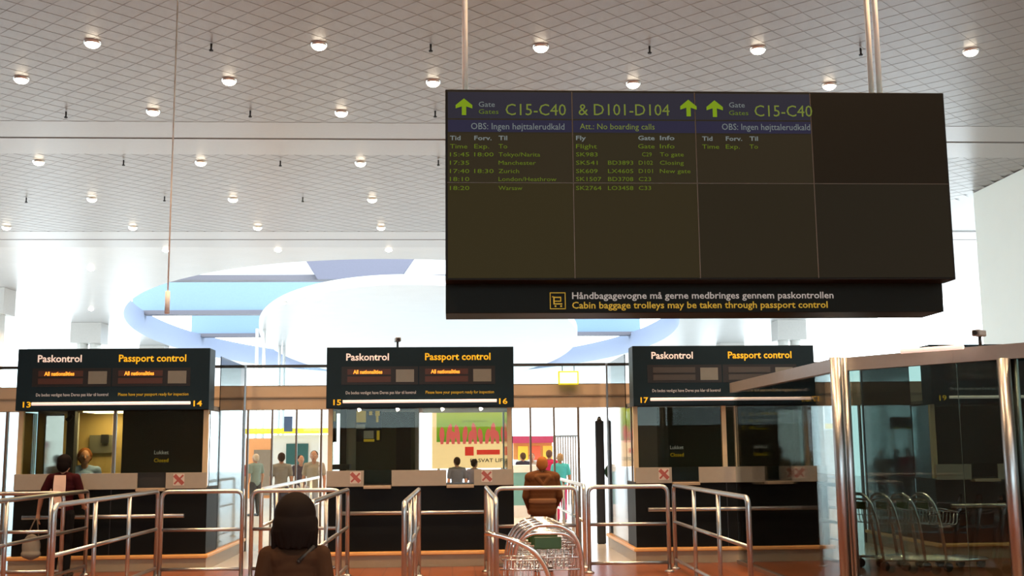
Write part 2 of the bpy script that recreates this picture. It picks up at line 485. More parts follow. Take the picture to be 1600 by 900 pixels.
screen_text((0, 1), [('Gates', 748, 178, 8, 32), ('Time', 703, 232, 7.5, 28), ('Exp.', 741, 232, 7.5, 24), ('To', 779, 232, 7.5, 14),
    ('15:45', 703, 244.5, 7, 31), ('18:00', 741, 244.5, 7, 31), ('Tokyo/Narita', 779, 244.5, 7, 67), ('17:35', 703, 257.5, 7, 31), ('Manchester', 779, 257.5, 7, 60),
    ('17:40', 703, 270.5, 7, 31), ('18:30', 741, 270.5, 7, 31), ('Zurich', 779, 270.5, 7, 33), ('18:10', 703, 283, 7, 31), ('London/Heathrow', 779, 283, 7, 93)], tg)
screen_text((1, 1), [('Flight', 900, 232, 7.5, 34), ('Gate', 997, 232, 7.5, 27), ('Info', 1031, 232, 7.5, 24), ('SK983', 900, 244.5, 7, 35), ('C29', 1003, 244.5, 7, 16), ('To gate', 1031, 244.5, 7, 39),
    ('SK541', 900, 257.5, 7, 35), ('BD3893', 950, 257.5, 7, 41), ('D102', 998, 257.5, 7, 23), ('Closing', 1031, 257.5, 7, 39), ('SK609', 900, 270.5, 7, 35), ('LX4605', 950, 270.5, 7, 41), ('D101', 998, 270.5, 7, 23), ('New gate', 1031, 270.5, 7, 50),
    ('SK1507', 900, 283, 7, 41), ('BD3708', 950, 283, 7, 41), ('C23', 998, 283, 7, 20)], tg)
screen_text((2, 1), [('Gates', 1139, 180, 8, 32), ('Time', 1097, 232.5, 7.5, 28), ('Exp.', 1134, 232.5, 7.5, 23), ('To', 1171, 232.5, 7.5, 14)], tg)
screen_text((0, 0), [('18:20', 703, 297, 7, 31), ('Warsaw', 779, 297, 7, 38)], tg)
screen_text((1, 0), [('SK2764', 900, 297, 7, 41), ('LO3458', 950, 297, 7, 41), ('C33', 998, 297, 7, 20)], tg)
def lpt(px, py):
    p = atY(px, py, 8.982); return p.x - bx, p.z - bz
x, z = lpt(894, 467); mb = MB(); text_into(mb, 'Håndbagagevogne må gerne medbringes gennem paskontrollen', x, z, 8.981 - by, h=11 * 8.98 / F, w=421 * 8.98 / F, bold=.012)
mb.build('lettering', txt_grey, lower, label='pale grey lettering')
x, z = lpt(894, 482); mb = MB(); text_into(mb, 'Cabin baggage trolleys may be taken through passport control', x, z, 8.981 - by, h=11 * 8.98 / F, w=411 * 8.98 / F, bold=.012)
mb.build('lettering', txt_dyellow, lower, label='yellow lettering')
# trolley pictogram in an outlined square
x0, z1 = lpt(859, 457); x1, z0 = lpt(884, 483); pk = MB(); yk = 8.981 - by; t = .006
for a, b, c, d in ((x0, x1, z0, z0 + t), (x0, x1, z1 - t, z1), (x0, x0 + t, z0, z1), (x1 - t, x1, z0, z1)): pk.box(a, b, yk, yk + .003, c, d)
w = x1 - x0
for a, b, c, d in ((.22, .30, .30, .80), (.30, .78, .30, .37), (.30, .72, .72, .79), (.66, .72, .48, .79), (.30, .72, .48, .54), (.30, .40, .14, .24), (.66, .76, .14, .24), (.14, .24, .76, .82)):
    pk.box(x0 + a * w, x0 + b * w, yk, yk + .003, z0 + c * w, z0 + d * w)
pk.build('trolley_pictogram', txt_dyellow, lower, label='yellow outlined baggage trolley pictogram')
pole_m = M('pale_hanger_paint', (0.86, 0.82, 0.72), 0.3)
for X in (.115, 3.66):
    for dy in (.07, .25):
        MB().tube([(L(X), 9.0 + dy - by, 4.40 - bz), (L(X), 9.0 + dy - by, HC - bz)], .024, 12).build('hanger_pole', pole_m, board)

# ---------------------------------------------------------------- passport booths
BW = 2.62
def booth(x0, n1, n2, label, cfg):
    t = empty('passport_booth', (x0, YB, 0), label, 'passport control booth', group=None)
    W = BW
    P = lambda px, py, Y=YB: (atY(px, py, Y).x - x0, atY(px, py, Y).z)
    cb = MB().box(0, W, 0, .7, .2, 1.105)
    ctr = cb.build('counter', dark_panel, t)
    MB().box(W / 2 - .006, W / 2 + .006, -.004, .01, .22, 1.1).build('counter_joint', black_plastic, ctr)
    MB().box(-.02, W + .02, -.05, 2.78, 0, .165).build('plinth', tile_beige, t)
    MB().box(-.05, W + .05, -.10, 2.80, .165, .215, .012).build('skirting_rail', skirt_mat, t)
    br = MB().tube([(.16, -.10, .74), (W - .28, -.10, .74)], .03, 12).build('bumper_rail', steel, t)
    bk = MB()
    for xx in (.4, 1.2, W - .5): bk.tube([(xx, -.10, .74), (xx, .0, .74)], .018, 8)
    bk.build('rail_bracket', steel, br)
    MB().box(0, W, -.03, .72, 1.10, 1.125).build('counter_top', charcoal, t)
    for a, b in ((.20, .345), (.64, .785)):
        MB().box(a * W, b * W, -.14, .3, 1.075, 1.118, .006).build('service_ledge', M('ledge_wood', (0.42, 0.33, 0.22), .4), t)
    for q, (a, b) in enumerate(((0, .20), (.345, .64), (.785, 1))):
        p = MB().box(a * W + .004, b * W - .004, -.05, -.03, 1.105, 1.325, .003).build('privacy_panel', frost, t)
        if q in cfg.get('stick', (0, 2)):
            cx = (.155 if q == 0 else .855) * W
            st = MB().box(cx - .075, cx + .075, -.053, -.05, 1.15, 1.31).build('no_photo_sticker', M('sticker_pale', (.62, .55, .48), .5), p)
            sm = MB()
            for s, ww in ((1, .026), (-1, .012)):
                sm.box(-.085, .085, -.0005, .0005, -ww, ww, mtx=Matrix.Translation((cx, -.0545 - .0005 * (s > 0), 1.23)) @ Matrix.Rotation(s * PI / 4, 4, 'Y'))
            sm.build('red_cross', M('sticker_red', (.38, .09, .07), .5), st)
    zt = 2.2
    for xx in cfg.get('posts', (.03, W / 2 + .0, W - .05)):
        MB().box(xx - .032, xx + .032, .02, .09, 1.125, zt).build('window_post', cream, t)
    for a, b in ((.06, W / 2 - .03), (W / 2 + .03, W - .08)):
        MB().box(a, b, .05, .058, 1.33, zt).build('window_pane', g_booth, t)
    for xx in (0.008, W - .008):
        MB().box(xx - .006, xx + .006, .74, 2.74, .216, 3.0).build('side_pane', g_side, t)
        MB().box(xx - .006, xx + .006, .11, .70, 1.13, 2.18).build('side_pane', g_side, t)
        MB().box(xx - .02, xx + .02, 2.70, 2.745, .216, 3.02).build('corner_post', steel, t)
    MB().box(.03, W - .03, .06, 2.70, 2.21, 2.26).build('booth_ceiling', M('booth_ceiling_grey', (.2, .19, .17), .6), t)
    # sign box
    sb = MB().box(-.01, W + .01, -.10, .26, 2.19, 3.05, .008).build('sign_box', sign_black, t)
    k = 288 / BW
    S = lambda u, v: (u / k, 3.05 - v / 97.5 * .86)      # sign-space: u,v in photo pixels from the sign's top-left corner
    yf = -.103
    def txt(s, u, v, h, w, mat, bold, lab):
        x, z = S(u, v); mb = MB(); text_into(mb, s, x, z, yf, h=h / 97.5 * .86, w=w / k, bold=bold); mb.build('lettering', mat, sb, label=lab)
    txt('Paskontrol', 29, 21, 11.5, 66, txt_white, .02, 'pale pink-white lettering')
    txt('Passport control', 151, 21, 11.5, 102, txt_yellow, .02, 'yellow lettering')
    txt('De bedes venligst have Deres pas klar til kontrol', 29, 75, 5, 108, txt_grey, .004, 'small pale lettering')
    txt('Please have your passport ready for inspection', 152, 75, 5, 106, txt_dyellow, .004, 'small yellow lettering')
    txt(n1, 10, 92, 9, 12, txt_yellow, .02, 'yellow lane number'); txt(n2, 266, 92, 9, 13, txt_yellow, .02, 'yellow lane number')
    for u0 in (22, 142):
        (xa, za), (xb, zb_) = S(u0, 60), S(u0 + 118, 31)
        rc = MB().box(xa, xb, yf, yf + .006, za, zb_).build('display_frame', M('display_frame', (0.008, .008, .009), .5), sb)
        on = cfg.get('on', True)
        for v0, em in ((35, on), (47, False)):
            (xa, za), (xb, zb_) = S(u0 + 9, v0 + 9), S(u0 + 76, v0)
            s_ = MB().box(xa, xb, yf - .003, yf, za, zb_).build('led_strip', M('led_strip_on', (.07, .025, .018), .5) if on else M('led_strip_off', (.055, .05, .045), .5), rc)
            if em:
                x, z = S(u0 + 18, v0 + 7.5); mb = MB(); text_into(mb, 'All nationalities', x, z, yf - .004, h=6.2 / 97.5 * .86, w=45 / k, bold=.03)
                mb.build('lettering', led_orange, s_, label='glowing orange text')
        (xa, za), (xb, zb_) = S(u0 + 84, 56), S(u0 + 112, 36)
        MB().box(xa, xb, yf - .003, yf, za, zb_).build('blank_display', M('blank_display', (.20, .20, .17), .4), rc, label='blank grey-green display')
    (xa, z_), (xb, _) = S(25, 87), S(262, 87)
    MB().tube([(xa, yf - .04, z_), (xb, yf - .04, z_)], .022, 12).build('light_tube', tube_mat, sb, label='pale pink fluorescent tube')
    return t, P, sb

def shutter(t, xa, xb, y, za, zb_, tx, words=True):
    p = MB().box(xa, xb, y, y + .03, za, zb_).build('closed_panel', charcoal, t)
    if words: closed_words(p, tx, y - .003)
    return p
def closed_words(p, tx, y):
    m1 = MB(); text_into(m1, 'Lukket', tx, 1.58, y, h=.055, w=.20, bold=.01); m1.build('lettering', txt_grey, p)
    m2 = MB(); text_into(m2, 'Closed', tx, 1.47, y, h=.055, w=.20, bold=.01); m2.build('lettering', txt_dyellow, p)

XL, XM, XR, XE = -6.02, -1.755, 2.59, 6.94
# booth 13-14: warm lit office on the left, closed panel on the right
t, P, sb = booth(XL, '13', '14', 'black passport booth numbered 13 and 14, at the left end of the row', dict(stick=(2,), posts=(.03, BW - .05)))
wl = M('office_wall_warm', (0.52, 0.36, 0.12), .6)
xa, xb = P(92, 690)[0], P(104, 690)[0]
MB().box(xa, xb, .3, .42, 1.125, 2.2).build('dark_upright', charcoal, t)
MB().box(P(104, 690, 17.4)[0] - .05, P(188, 690, 17.4)[0] + .3, 1.4, 1.46, .2, 2.2).build('back_partition', wl, t)
MB().box(P(103, 690, 16.9)[0], P(121, 690, 16.9)[0], .9, .95, .2, 2.2).build('side_partition', M('pale_partition', (.42, .40, .34), .6), t)
MB().box(P(140, 690, 17.35)[0], P(176, 690, 17.35)[0], 1.34, 1.39, P(140, 708, 17.35)[1], P(140, 680, 17.35)[1]).build('notice_board', M('notice_grey', (.14, .13, .09), .6), t)
mo = MB().box(P(158, 690, 17.3)[0], P(169, 690, 17.3)[0], 1.28, 1.33, P(158, 692, 17.3)[1], P(158, 679, 17.3)[1]).build('small_screen', black_plastic, t)
MB().box(P(173, 690)[0] - .02, P(173, 690)[0] + .02, .15, .2, 1.125, 2.2).build('window_post', M('grey_post', (.3, .28, .25), .4), t)
shutter(t, P(187, 690)[0], P(314, 690)[0], .11, 1.12, 2.2, P(238, 700)[0])
MB().box(P(108, 640)[0], P(185, 640)[0], .6, 1.2, 2.19, 2.205).build('office_lamp', M('office_lamp', (1, .9, .7), .4, emit=15, ecol=(1, .74, .38)), t)
MB().tube([(.7, .14, 2.13), (.62, .14, 2.06)], [.02, .035], 10).build('spotlight', black_plastic, t)
# booth 15-16: see-through on the right
t, P, sb = booth(XM, '15', '16', 'black passport booth numbered 15 and 16, in the middle of the row', dict(posts=(.04, BW - .05)))
MB().box(P(527, 690)[0], P(537, 690)[0], .35, .42, 1.125, 2.2).build('dark_upright', charcoal, t)
MB().box(P(537, 690, 16.9)[0], P(556, 690, 16.9)[0], .9, .95, .2, 2.2).build('pale_partition', MATS['pale_partition'], t)
MB().box(P(553, 690, 17.6)[0], P(655, 690, 17.6)[0], 1.6, 1.66, .2, 2.2).build('back_partition', olive, t)
MB().box(P(619, 690, 17.5)[0], P(642, 690, 17.5)[0], 1.5, 1.53, 1.2, 1.95).build('cabinet_door', charcoal, t)
MB().box(P(651, 690)[0] - .025, P(651, 690)[0] + .025, .1, .16, 1.125, 2.2).build('window_post', MATS['grey_post'], t)
MB().box(P(518, 728)[0], P(545, 728)[0], .1, .4, P(518, 734)[1], P(518, 726)[1], .01).build('desk_printer', black_plastic, t)
for px in (560, 620, 690, 750):
    x, z = P(px, 637, 15.95); MB().tube([(x, -.05, 2.19), (x + .02, -.06, 2.16)], [.016, .026], 12).build('spotlight', lamp_white, t, label='small glowing spotlight under the sign')
# booth 17-18: dark, closed
t, P, sb = booth(XR, '17', '18', 'black passport booth numbered 17 and 18, with its right end behind the glass wall', dict(on=False, posts=(.03, BW / 2, BW - .12)))
MB().box(P(990, 690)[0], P(1031, 690)[0], .2, .25, 1.125, 2.2).build('grey_side_panel', M('grey_side_panel', (.13, .122, .118), .6), t)
bw = MB().box(P(1000, 690, 16.7)[0], P(1216, 690, 16.7)[0], .7, .75, 1.1, 2.2).build('back_partition', M('dark_green_partition', (.032, .038, .026), .6), t)
closed_words(bw, P(1047, 700, 16.7)[0], .695); closed_words(bw, P(1176, 700, 16.7)[0], .695)
# booth 19-20 behind the smoked glass
t, P, sb = booth(XE, '19', '20', 'black passport booth behind the smoked glass at the far right', dict(on=False, posts=(.03, BW / 2, BW - .05), stick=()))
MB().box(.1, BW - .1, 1.2, 1.26, 1.1, 2.2).build('back_partition', M('dark_brown_partition', (.05, .035, .025), .6), t)

# ---------------------------------------------------------------- smoked glass enclosure on the right
ge = empty('glass_enclosure', (3.99, 11.5, 0), 'smoked glass enclosure with steel fascia and tubular steel posts at right', 'glass enclosure')
G0 = Vector((3.99, 11.5, 0))
corner = [Vector((3.98, 15.75, 0)), Vector((3.99, 11.45, 0)), Vector((4.74, 10.3, 0)), Vector((5.95, 8.6, 0))]
fas = M('fascia_steel', (0.40, 0.39, 0.385), 0.42, 0.5)
ztop = 2.5
def wall_strip(mb, a, b, z0a, z1a, z0b, z1b, th=.05):
    n = (b - a).normalized(); n = Vector((n.y, -n.x, 0)) * th / 2
    vs = [a + n, b + n, b - n, a - n]
    zz = [(z0a, z1a), (z0b, z1b), (z0b, z1b), (z0a, z1a)]
    lo = [mb.bm.verts.new((v.x - G0.x, v.y - G0.y, z[0])) for v, z in zip(vs, zz)]
    hi = [mb.bm.verts.new((v.x - G0.x, v.y - G0.y, z[1])) for v, z in zip(vs, zz)]
    mb.bm.faces.new(lo[::-1]); mb.bm.faces.new(hi)
    for k in range(4): mb.bm.faces.new((lo[k], lo[(k + 1) % 4], hi[(k + 1) % 4], hi[k]))
    bmesh.ops.recalc_face_normals(mb.bm, faces=mb.bm.faces)
    return mb
for i in range(3):
    wall_strip(MB(), corner[i], corner[i + 1], 2.365, ztop, 2.365, ztop, .09).build('fascia', fas, ge)
    wall_strip(MB(), corner[i], corner[i + 1], .02, 2.37, .02, 2.37, .014).build('glass_pane', g_clear if i == 0 else g_dark, ge)
    wall_strip(MB(), corner[i], corner[i + 1], 0, .05, 0, .05, .07).build('floor_channel', steel, ge)
for X, Y, hh in ((3.965, 11.36, 2.5), (5.02, 9.95, 2.37)):
    for dx, dy, r in ((-.045, 0, .058), (.07, .05, .042)):
        MB().tube([(X + dx - G0.x, Y + dy - .09 - G0.y, 0), (X + dx - G0.x, Y + dy - .09 - G0.y, hh)], r, 20).build('post', steel, ge)
a = atY(1408, 549, 10.5); b = atY(1505, 542, 10.0)
MB().tube([(a.x - G0.x, a.y - G0.y, a.z), (b.x - G0.x, b.y - G0.y, b.z)], .022, 12).build('light_tube', tube_mat, ge, label='pale fluorescent tube on the fascia')

# ---------------------------------------------------------------- railings
rail_id = 0
def railing(p0, p1, nposts, label, z=1.1, mat=steel, group='steel queue railings', r=.027, low=True):
    p0 = Vector((*p0, 0)); p1 = Vector((*p1, 0))
    d = p1 - p0; Ln = d.length; rz = math.atan2(d.y, d.x)
    t = empty('queue_railing', p0, label, 'railing', rz, group)
    MB().tube(fillet([(0, 0, 0.0), (0, 0, z), (Ln, 0, z), (Ln, 0, 0.0)], .10), r, 12).build('frame', mat, t)
    MB().tube([(0, 0, z * .56), (Ln, 0, z * .56)], r * .8, 10).build('middle_rail', mat, t)
    if low: MB().tube([(0, 0, .12), (Ln, 0, .12)], r * .8, 10).build('bottom_rail', mat, t)
    for k in range(1, nposts - 1):
        x = Ln * k / (nposts - 1)
        MB().tube([(x, 0, 0), (x, 0, z - .01)], r * .9, 10).build('post', mat, t)
    for k in range(nposts):
        x = Ln * k / (nposts - 1)
        MB().tube([(x, 0, 0), (x, 0, .012), (x, 0, .03)], [.06, .06, .03], 14).build('foot_plate', mat, t)
    return t
railing((-4.88, 10.0), (-4.88, 15.55), 5, 'steel railing running back from the left edge of the photo')
railing((-3.88, 11.35), (-3.84, 15.1), 4, 'steel railing of three bays in front of the closed panel of booth 14')
railing((-1.39, 11.4), (-1.36, 14.95), 4, 'steel railing running back beside the dark-haired person in front')
railing((-.46, 11.0), (-.43, 14.75), 4, 'steel railing seen end-on in front of the middle of booth 15 and 16')
railing((.44, 11.5), (.45, 15.2), 4, 'steel railing seen end-on just left of the trolley stack')
railing((2.94, 11.2), (2.98, 15.2), 4, 'steel railing of three bays in front of booth 17')
railing((1.80, 15.5), (1.80, 19.8), 4, 'pale steel railing running into the passage beside the brown jacket', mat=M('pale_steel', (.75, .75, .74), .3, .9))  # paler copy of the steel, passage daylight put into its colour
railing((-2.55, 15.4), (-2.58, 22.3), 6, 'pale steel railing running back through the glass passage on the left', mat=MATS['pale_steel'])
railing((-3.74, 14.9), (-2.70, 14.85), 2, 'steel gate frame crossing the passage right of booth 14')
railing((-2.58, 14.85), (-1.45, 14.85), 2, 'steel gate frame crossing behind the dark-haired person in front')
railing((.56, 14.75), (1.62, 14.75), 2, 'steel gate frame crossing in front of the person in brown jacket')
railing((1.78, 14.85), (2.83, 14.85), 2, 'steel gate frame crossing the passage left of booth 17')
railing((-6.1, 14.9), (-4.98, 14.9), 2, 'steel gate frame cut by the left edge of the photo')

# ---------------------------------------------------------------- people
def remesh(mb, vox, name, mat, parent=None, smooth=6, label=None):
    me = bpy.data.meshes.new('tmp'); mb.bm.to_mesh(me); mb.bm.free()
    ob = bpy.data.objects.new('tmp', me); COL.objects.link(ob)
    r = ob.modifiers.new('r', 'REMESH'); r.mode = 'VOXEL'; r.voxel_size = vox
    s = ob.modifiers.new('s', 'SMOOTH'); s.factor = .5; s.iterations = smooth
    dg = bpy.context.evaluated_depsgraph_get()
    m2 = bpy.data.meshes.new_from_object(ob.evaluated_get(dg))
    bpy.data.objects.remove(ob); bpy.data.meshes.remove(me)
    m2.name = name
    for p in m2.polygons: p.use_smooth = True
    m2.materials.clear(); m2.materials.append(mat)
    o = bpy.data.objects.new(name, m2); COL.objects.link(o)
    if parent is not None: o.parent = parent
    if label: o['label'] = label
    return o

def person(loc, rz, h, label, shirt, trousers, hair, skin=(0.42, 0.22, 0.14), vox=.011, hs=1.0, hairkind='short', sleeve='short', arms=None, legs=None, wide=1.0, shoe=(.02, .02, .02), group=None, lean=0.0, bulk=0.0):
    key = '%d' % len(MATS)
    ms = M('skin_' + key, skin, .6, spec=.3); mt = M('top_' + key, shirt, .9, scale=30, spec=.08); mp_ = M('trousers_' + key, trousers, .9, scale=30, spec=.08)
    mh = M('hair_' + key, hair, .75, scale=60, spec=.05); mo_ = M('shoe_' + key, shoe, .5)
    def V(x, y, z): return Vector((x * h * wide, y * h + lean * max(0, z - .5) * h, z * h))
    def Hd(x, y, z): b = V(0, 0, .862); return Vector((b.x + x * h * hs, b.y + y * h * hs, b.z + (z - .862) * h * hs))
    sh = [(-.105, 0, .812), (.105, 0, .812)]
    ar = arms or [((-.135, -.015, .64), (-.14, .03, .495), (0, .12, -1)), ((.135, -.015, .64), (.14, .03, .495), (0, .12, -1))]
    lg = legs or [((-.05, .012, .285), (-.055, -.012, .045), .10), ((.05, .012, .285), (.055, -.012, .045), .10)]
    b = MB()
    def ell_(m, c, r, g=0.0): m.sphere(V(*c), tuple((q * h + g) * (wide if k == 0 else 1) for k, q in enumerate(r)), 3)
    def torso(m, g=0.0):
        for zz_, rx_, ry_ in ((.525, .088, .062), (.56, .087, .061), (.595, .083, .059), (.63, .081, .057), (.665, .083, .058), (.70, .087, .060), (.735, .091, .062), (.765, .093, .060)):
            ell_(m, (0, 0, zz_), (rx_, ry_, .05), g)
        for s_ in (-1, 1): m.caps(V(s_ * .03, -.006, .832), V(s_ * .10, -.003, .812), .024 * h + g, .026 * h + g)
        m.caps(V(-.088, 0, .806), V(.088, 0, .806), .030 * h + g, .030 * h + g); m.caps(V(-.05, -.01, .80), V(.05, -.01, .80), .042 * h + g, .042 * h + g)
    torso(b)
    b.caps(V(0, -.005, .80), Hd(0, .012, .885), .031 * h * (1 + hs) / 2, .029 * h * hs)
    b.sphere(Hd(0, .012, .932), tuple(q * h * hs for q in (.047, .060, .066)), 3)
    b.sphere(Hd(0, .036, .898), tuple(q * h * hs for q in (.034, .034, .034)), 3)
    b.caps(Hd(0, .070, .935), Hd(0, .080, .916), .006 * h * hs, .009 * h * hs)
    for s in (-1, 1): b.sphere(Hd(s * .048, .008, .925), tuple(q * h * hs for q in (.008, .014, .019)))
    for i, s in enumerate((-1, 1)):
        e, w, fd = ar[i]
        S_, E_, W_ = V(*sh[i]), V(*e), V(*w)
        b.caps(S_, E_, .029 * h, .023 * h); b.caps(E_, W_, .022 * h, .015 * h)
        fd = Vector(fd).normalized(); fd = Vector((fd.x, fd.y, fd.z))
        side = Vector((0, 1, 0)) if abs(fd.y) < .7 else Vector((-s, 0, 0))
        side = (side - fd * side.dot(fd)).normalized()
        inn = fd.cross(side); inn = inn if inn.x * -s > 0 or abs(inn.x) < .3 else -inn
        pc = W_ + fd * .03 * h
        b.caps(W_ + fd * .008 * h, W_ + fd * .045 * h, .015 * h, .018 * h)
        for q in range(4):
            base = W_ + fd * .052 * h + side * (1.5 - q) * .0105 * h
            ln = (.040, .046, .043, .033)[q] * h
            mid = base + fd * ln * .55 + inn * ln * .12; tip = mid + fd * ln * .40 + inn * ln * .30
            b.caps(base - fd * .02 * h, mid, .0058 * h, .0054 * h, 8); b.caps(mid, tip, .0054 * h, .0046 * h, 8)
        tb = W_ + fd * .022 * h + side * .014 * h; tm = tb + (side * .7 + fd * .7) * .026 * h; b.caps(tb, tm, .0075 * h, .0062 * h, 8); b.caps(tm, tm + (fd * .9 + inn * .3) * .02 * h, .006 * h, .005 * h, 8)
    for i, s in enumerate((-1, 1)):
        k_, a_, toe = lg[i]
        b.caps(V(s * .048, 0, .52), V(*k_), .052 * h, .036 * h); b.caps(V(*k_), V(*a_), .035 * h, .022 * h)
        b.caps(V(a_[0], a_[1] - .005, .022 if a_[2] < .06 else a_[2] - .02), V(a_[0] * 1.12, a_[1] + toe, .018 if a_[2] < .06 else a_[2] - .03), .021 * h, .017 * h)
    root = remesh(b, vox, 'person', ms, None)
    root.location = loc; root.rotation_euler = (0, 0, rz)
    finish(root, label, 'person', group)
    g = .009
    c = MB(); torso(c, g + bulk)
    for i in range(2):
        e, w, _ = ar[i]
        S_, E_, W_ = V(*sh[i]), V(*e), V(*w)
        if sleeve == 'short': c.caps(S_, S_.lerp(E_, .62), .029 * h + g * 1.3, .027 * h + g * 1.6)
        else: c.caps(S_, E_, .029 * h + g * 1.5, .024 * h + g * 1.4); c.caps(E_, W_, .023 * h + g * 1.4, .017 * h + g)
    remesh(c, vox, 'top', mt, root)
    c = MB(); ell_(c, (0, 0, .53), (.088, .062, .055), g * .8)
    for i, s in enumerate((-1, 1)):
        k_, a_, toe = lg[i]
        c.caps(V(s * .048, 0, .515), V(*k_), .052 * h + g, .038 * h + g); c.caps(V(*k_), V(a_[0], a_[1], a_[2] + .012), .037 * h + g, .028 * h + g)
    remesh(c, vox, 'trousers', mp_, root)
    for i in range(2):
        k_, a_, toe = lg[i]; c = MB()
        zl = .020 if a_[2] < .06 else a_[2] - .022
        c.caps(V(a_[0], a_[1] - .008, zl), V(a_[0] * 1.12, a_[1] + toe + .004, zl - .002), .022 * h + .006, .018 * h + .006)
        for v in c.bm.verts: v.co.z = max(v.co.z, 0.001) if a_[2] < .06 else v.co.z
        remesh(c, vox, 'shoe', mo_, root, 2)
    c = MB(); H3 = lambda q: tuple(x * h * hs for x in q)
    if hairkind == 'bob':
        c.sphere(Hd(0, -.005, .937), H3((.060, .065, .067)), 4); c.sphere(Hd(0, -.016, .912), H3((.0635, .058, .058)), 4); c.sphere(Hd(0, -.022, .880), H3((.053, .043, .036)), 4)
        for q in range(11):
            an = (q - 5) * PI / 8.5
            x, y = .052 * math.sin(an), -.012 - .044 * math.cos(an)
            lo = (.852, .846, .853, .852, .850, .853, .849, .854, .851, .844, .850)[q]
            c.caps(Hd(x, y, .895), Hd(x * (1.12 if abs(q - 5) > 3 else .86), y * .95, lo), .017 * h * hs, .008 * h * hs)
        for s in (-1, 1): c.caps(Hd(s * .053, .012, .92), Hd(s * .058, .006, .856), .013 * h * hs, .007 * h * hs)
    elif hairkind == 'short':
        c.sphere(Hd(0, -.004, .945), H3((.052, .058, .058)), 3); c.sphere(Hd(0, -.022, .925), H3((.046, .042, .05)), 3)
    elif hairkind == 'full':
        c.sphere(Hd(0, -.004, .948), H3((.058, .062, .062)), 3); c.sphere(Hd(0, -.026, .915), H3((.052, .044, .058)), 3)
        for s in (-1, 1): c.caps(Hd(s * .046, .005, .95), Hd(s * .048, -.004, .905), .016 * h * hs, .012 * h * hs)
    remesh(c, vox, 'hair', mh, root, 3)
    # eyes and mouth
    for s in (-1, 1):
        MB().sphere(Hd(s * .019, .0655, .936), tuple(q * h * hs for q in (.0075, .005, .0055))).build('eye', M('eye_white', (.5, .48, .45), .3), root, True)
    MB().sphere(Hd(0, .0665, .893), tuple(q * h * hs for q in (.015, .005, .0045))).build('mouth', M('lips', (.30, .09, .08), .5), root, True)
    return root

def foot(px, py_head, Y):      # floor point below a head seen at px
    p = atY(px, py_head, Y); return (p.x, Y, 0)

# the one in the foreground
p = atY(462, 768, 5.8)
kid = person((p.x, 5.8, 0), 0.06, p.z / 1.047, 'person in front with dark bobbed hair and dark brown T-shirt seen from behind', (0.040, 0.020, 0.011), (0.03, 0.03, 0.045), (0.010, 0.007, 0.006), vox=.006, hs=1.30, hairkind='bob', wide=.93)
sc = MB(); hh = p.z / 1.047
sc.caps((.02 * hh, -.062 * hh, .795 * hh), (.07 * hh, -.03 * hh, .842 * hh), .010, .012).build('strap', M('black_strap', (.008, .008, .008), .6), kid, True, label='black strap over the right shoulder')
# person at booth 13 with a bag
p = foot(101, 712, 15.3); zt = atY(101, 711, 15.3).z
arms = [((-.17, -.02, .65), (-.205, .02, .525), (-.05, .05, -1)), ((.142, .04, .655), (.135, .12, .565), (.0, .9, -.3))]
wa = person(p, -.05, zt, 'person with black hair in maroon and black top standing at booth 13 holding a bag', (0.035, 0.006, 0.008), (0.008, 0.008, 0.009), (0.008, 0.006, 0.006), vox=.008, hairkind='full', arms=arms)
sf = MB(); n = 8
L_, R_ = [], []
for k in range(n + 1):
    f = k / n; z = zt * (.835 - .27 * f); wdt = zt * (.046 + .012 * math.sin(f * PI) - .018 * f)
    y = -zt * (.068 + .006 * math.sin(f * PI * .9)) - .016
    L_.append((-wdt, y, z)); R_.append((wdt, y, z))
sf.ngon(L_ + R_[::-1], (0, .012, 0)).build('neck_scarf', M('pale_cloth', (.80, .60, .50), .8), wa, label='pale cream cloth hanging down the back')
hx = p[0] - .205 * zt; hz = .47 * zt
bag = empty('handbag', (hx - .05, 15.3, hz - .50), 'pale grey soft bag hanging from the hand of the person at booth 13', 'bag')
bb = MB(); bb.sphere((0, 0, .15), (.12, .075, .17), 3); bb.sphere((0, 0, .06), (.13, .085, .065), 3)
remesh(bb, .01, 'bag_body', M('bag_canvas', (.25, .23, .19), .8), bag)
MB().tube(fillet([(-.07, 0, .27), (.03, 0, .50), (.06, 0, .52), (.09, 0, .27)], .05), .009, 8).build('bag_strap', M('bag_strap', (.20, .17, .13), .7), bag)
# officer inside booth 13
po = foot(133, 702, 16.95)
zz = atY(133, 701, 16.95).z
person((po[0], 16.95, 0), PI + .35, zz, 'officer with ginger hair and light blue shirt behind the window of booth 13', (0.30, 0.42, 0.62), (.02, .02, .04), (.22, .075, .02), vox=.009, hairkind='full', sleeve='long', skin=(.45, .20, .11))
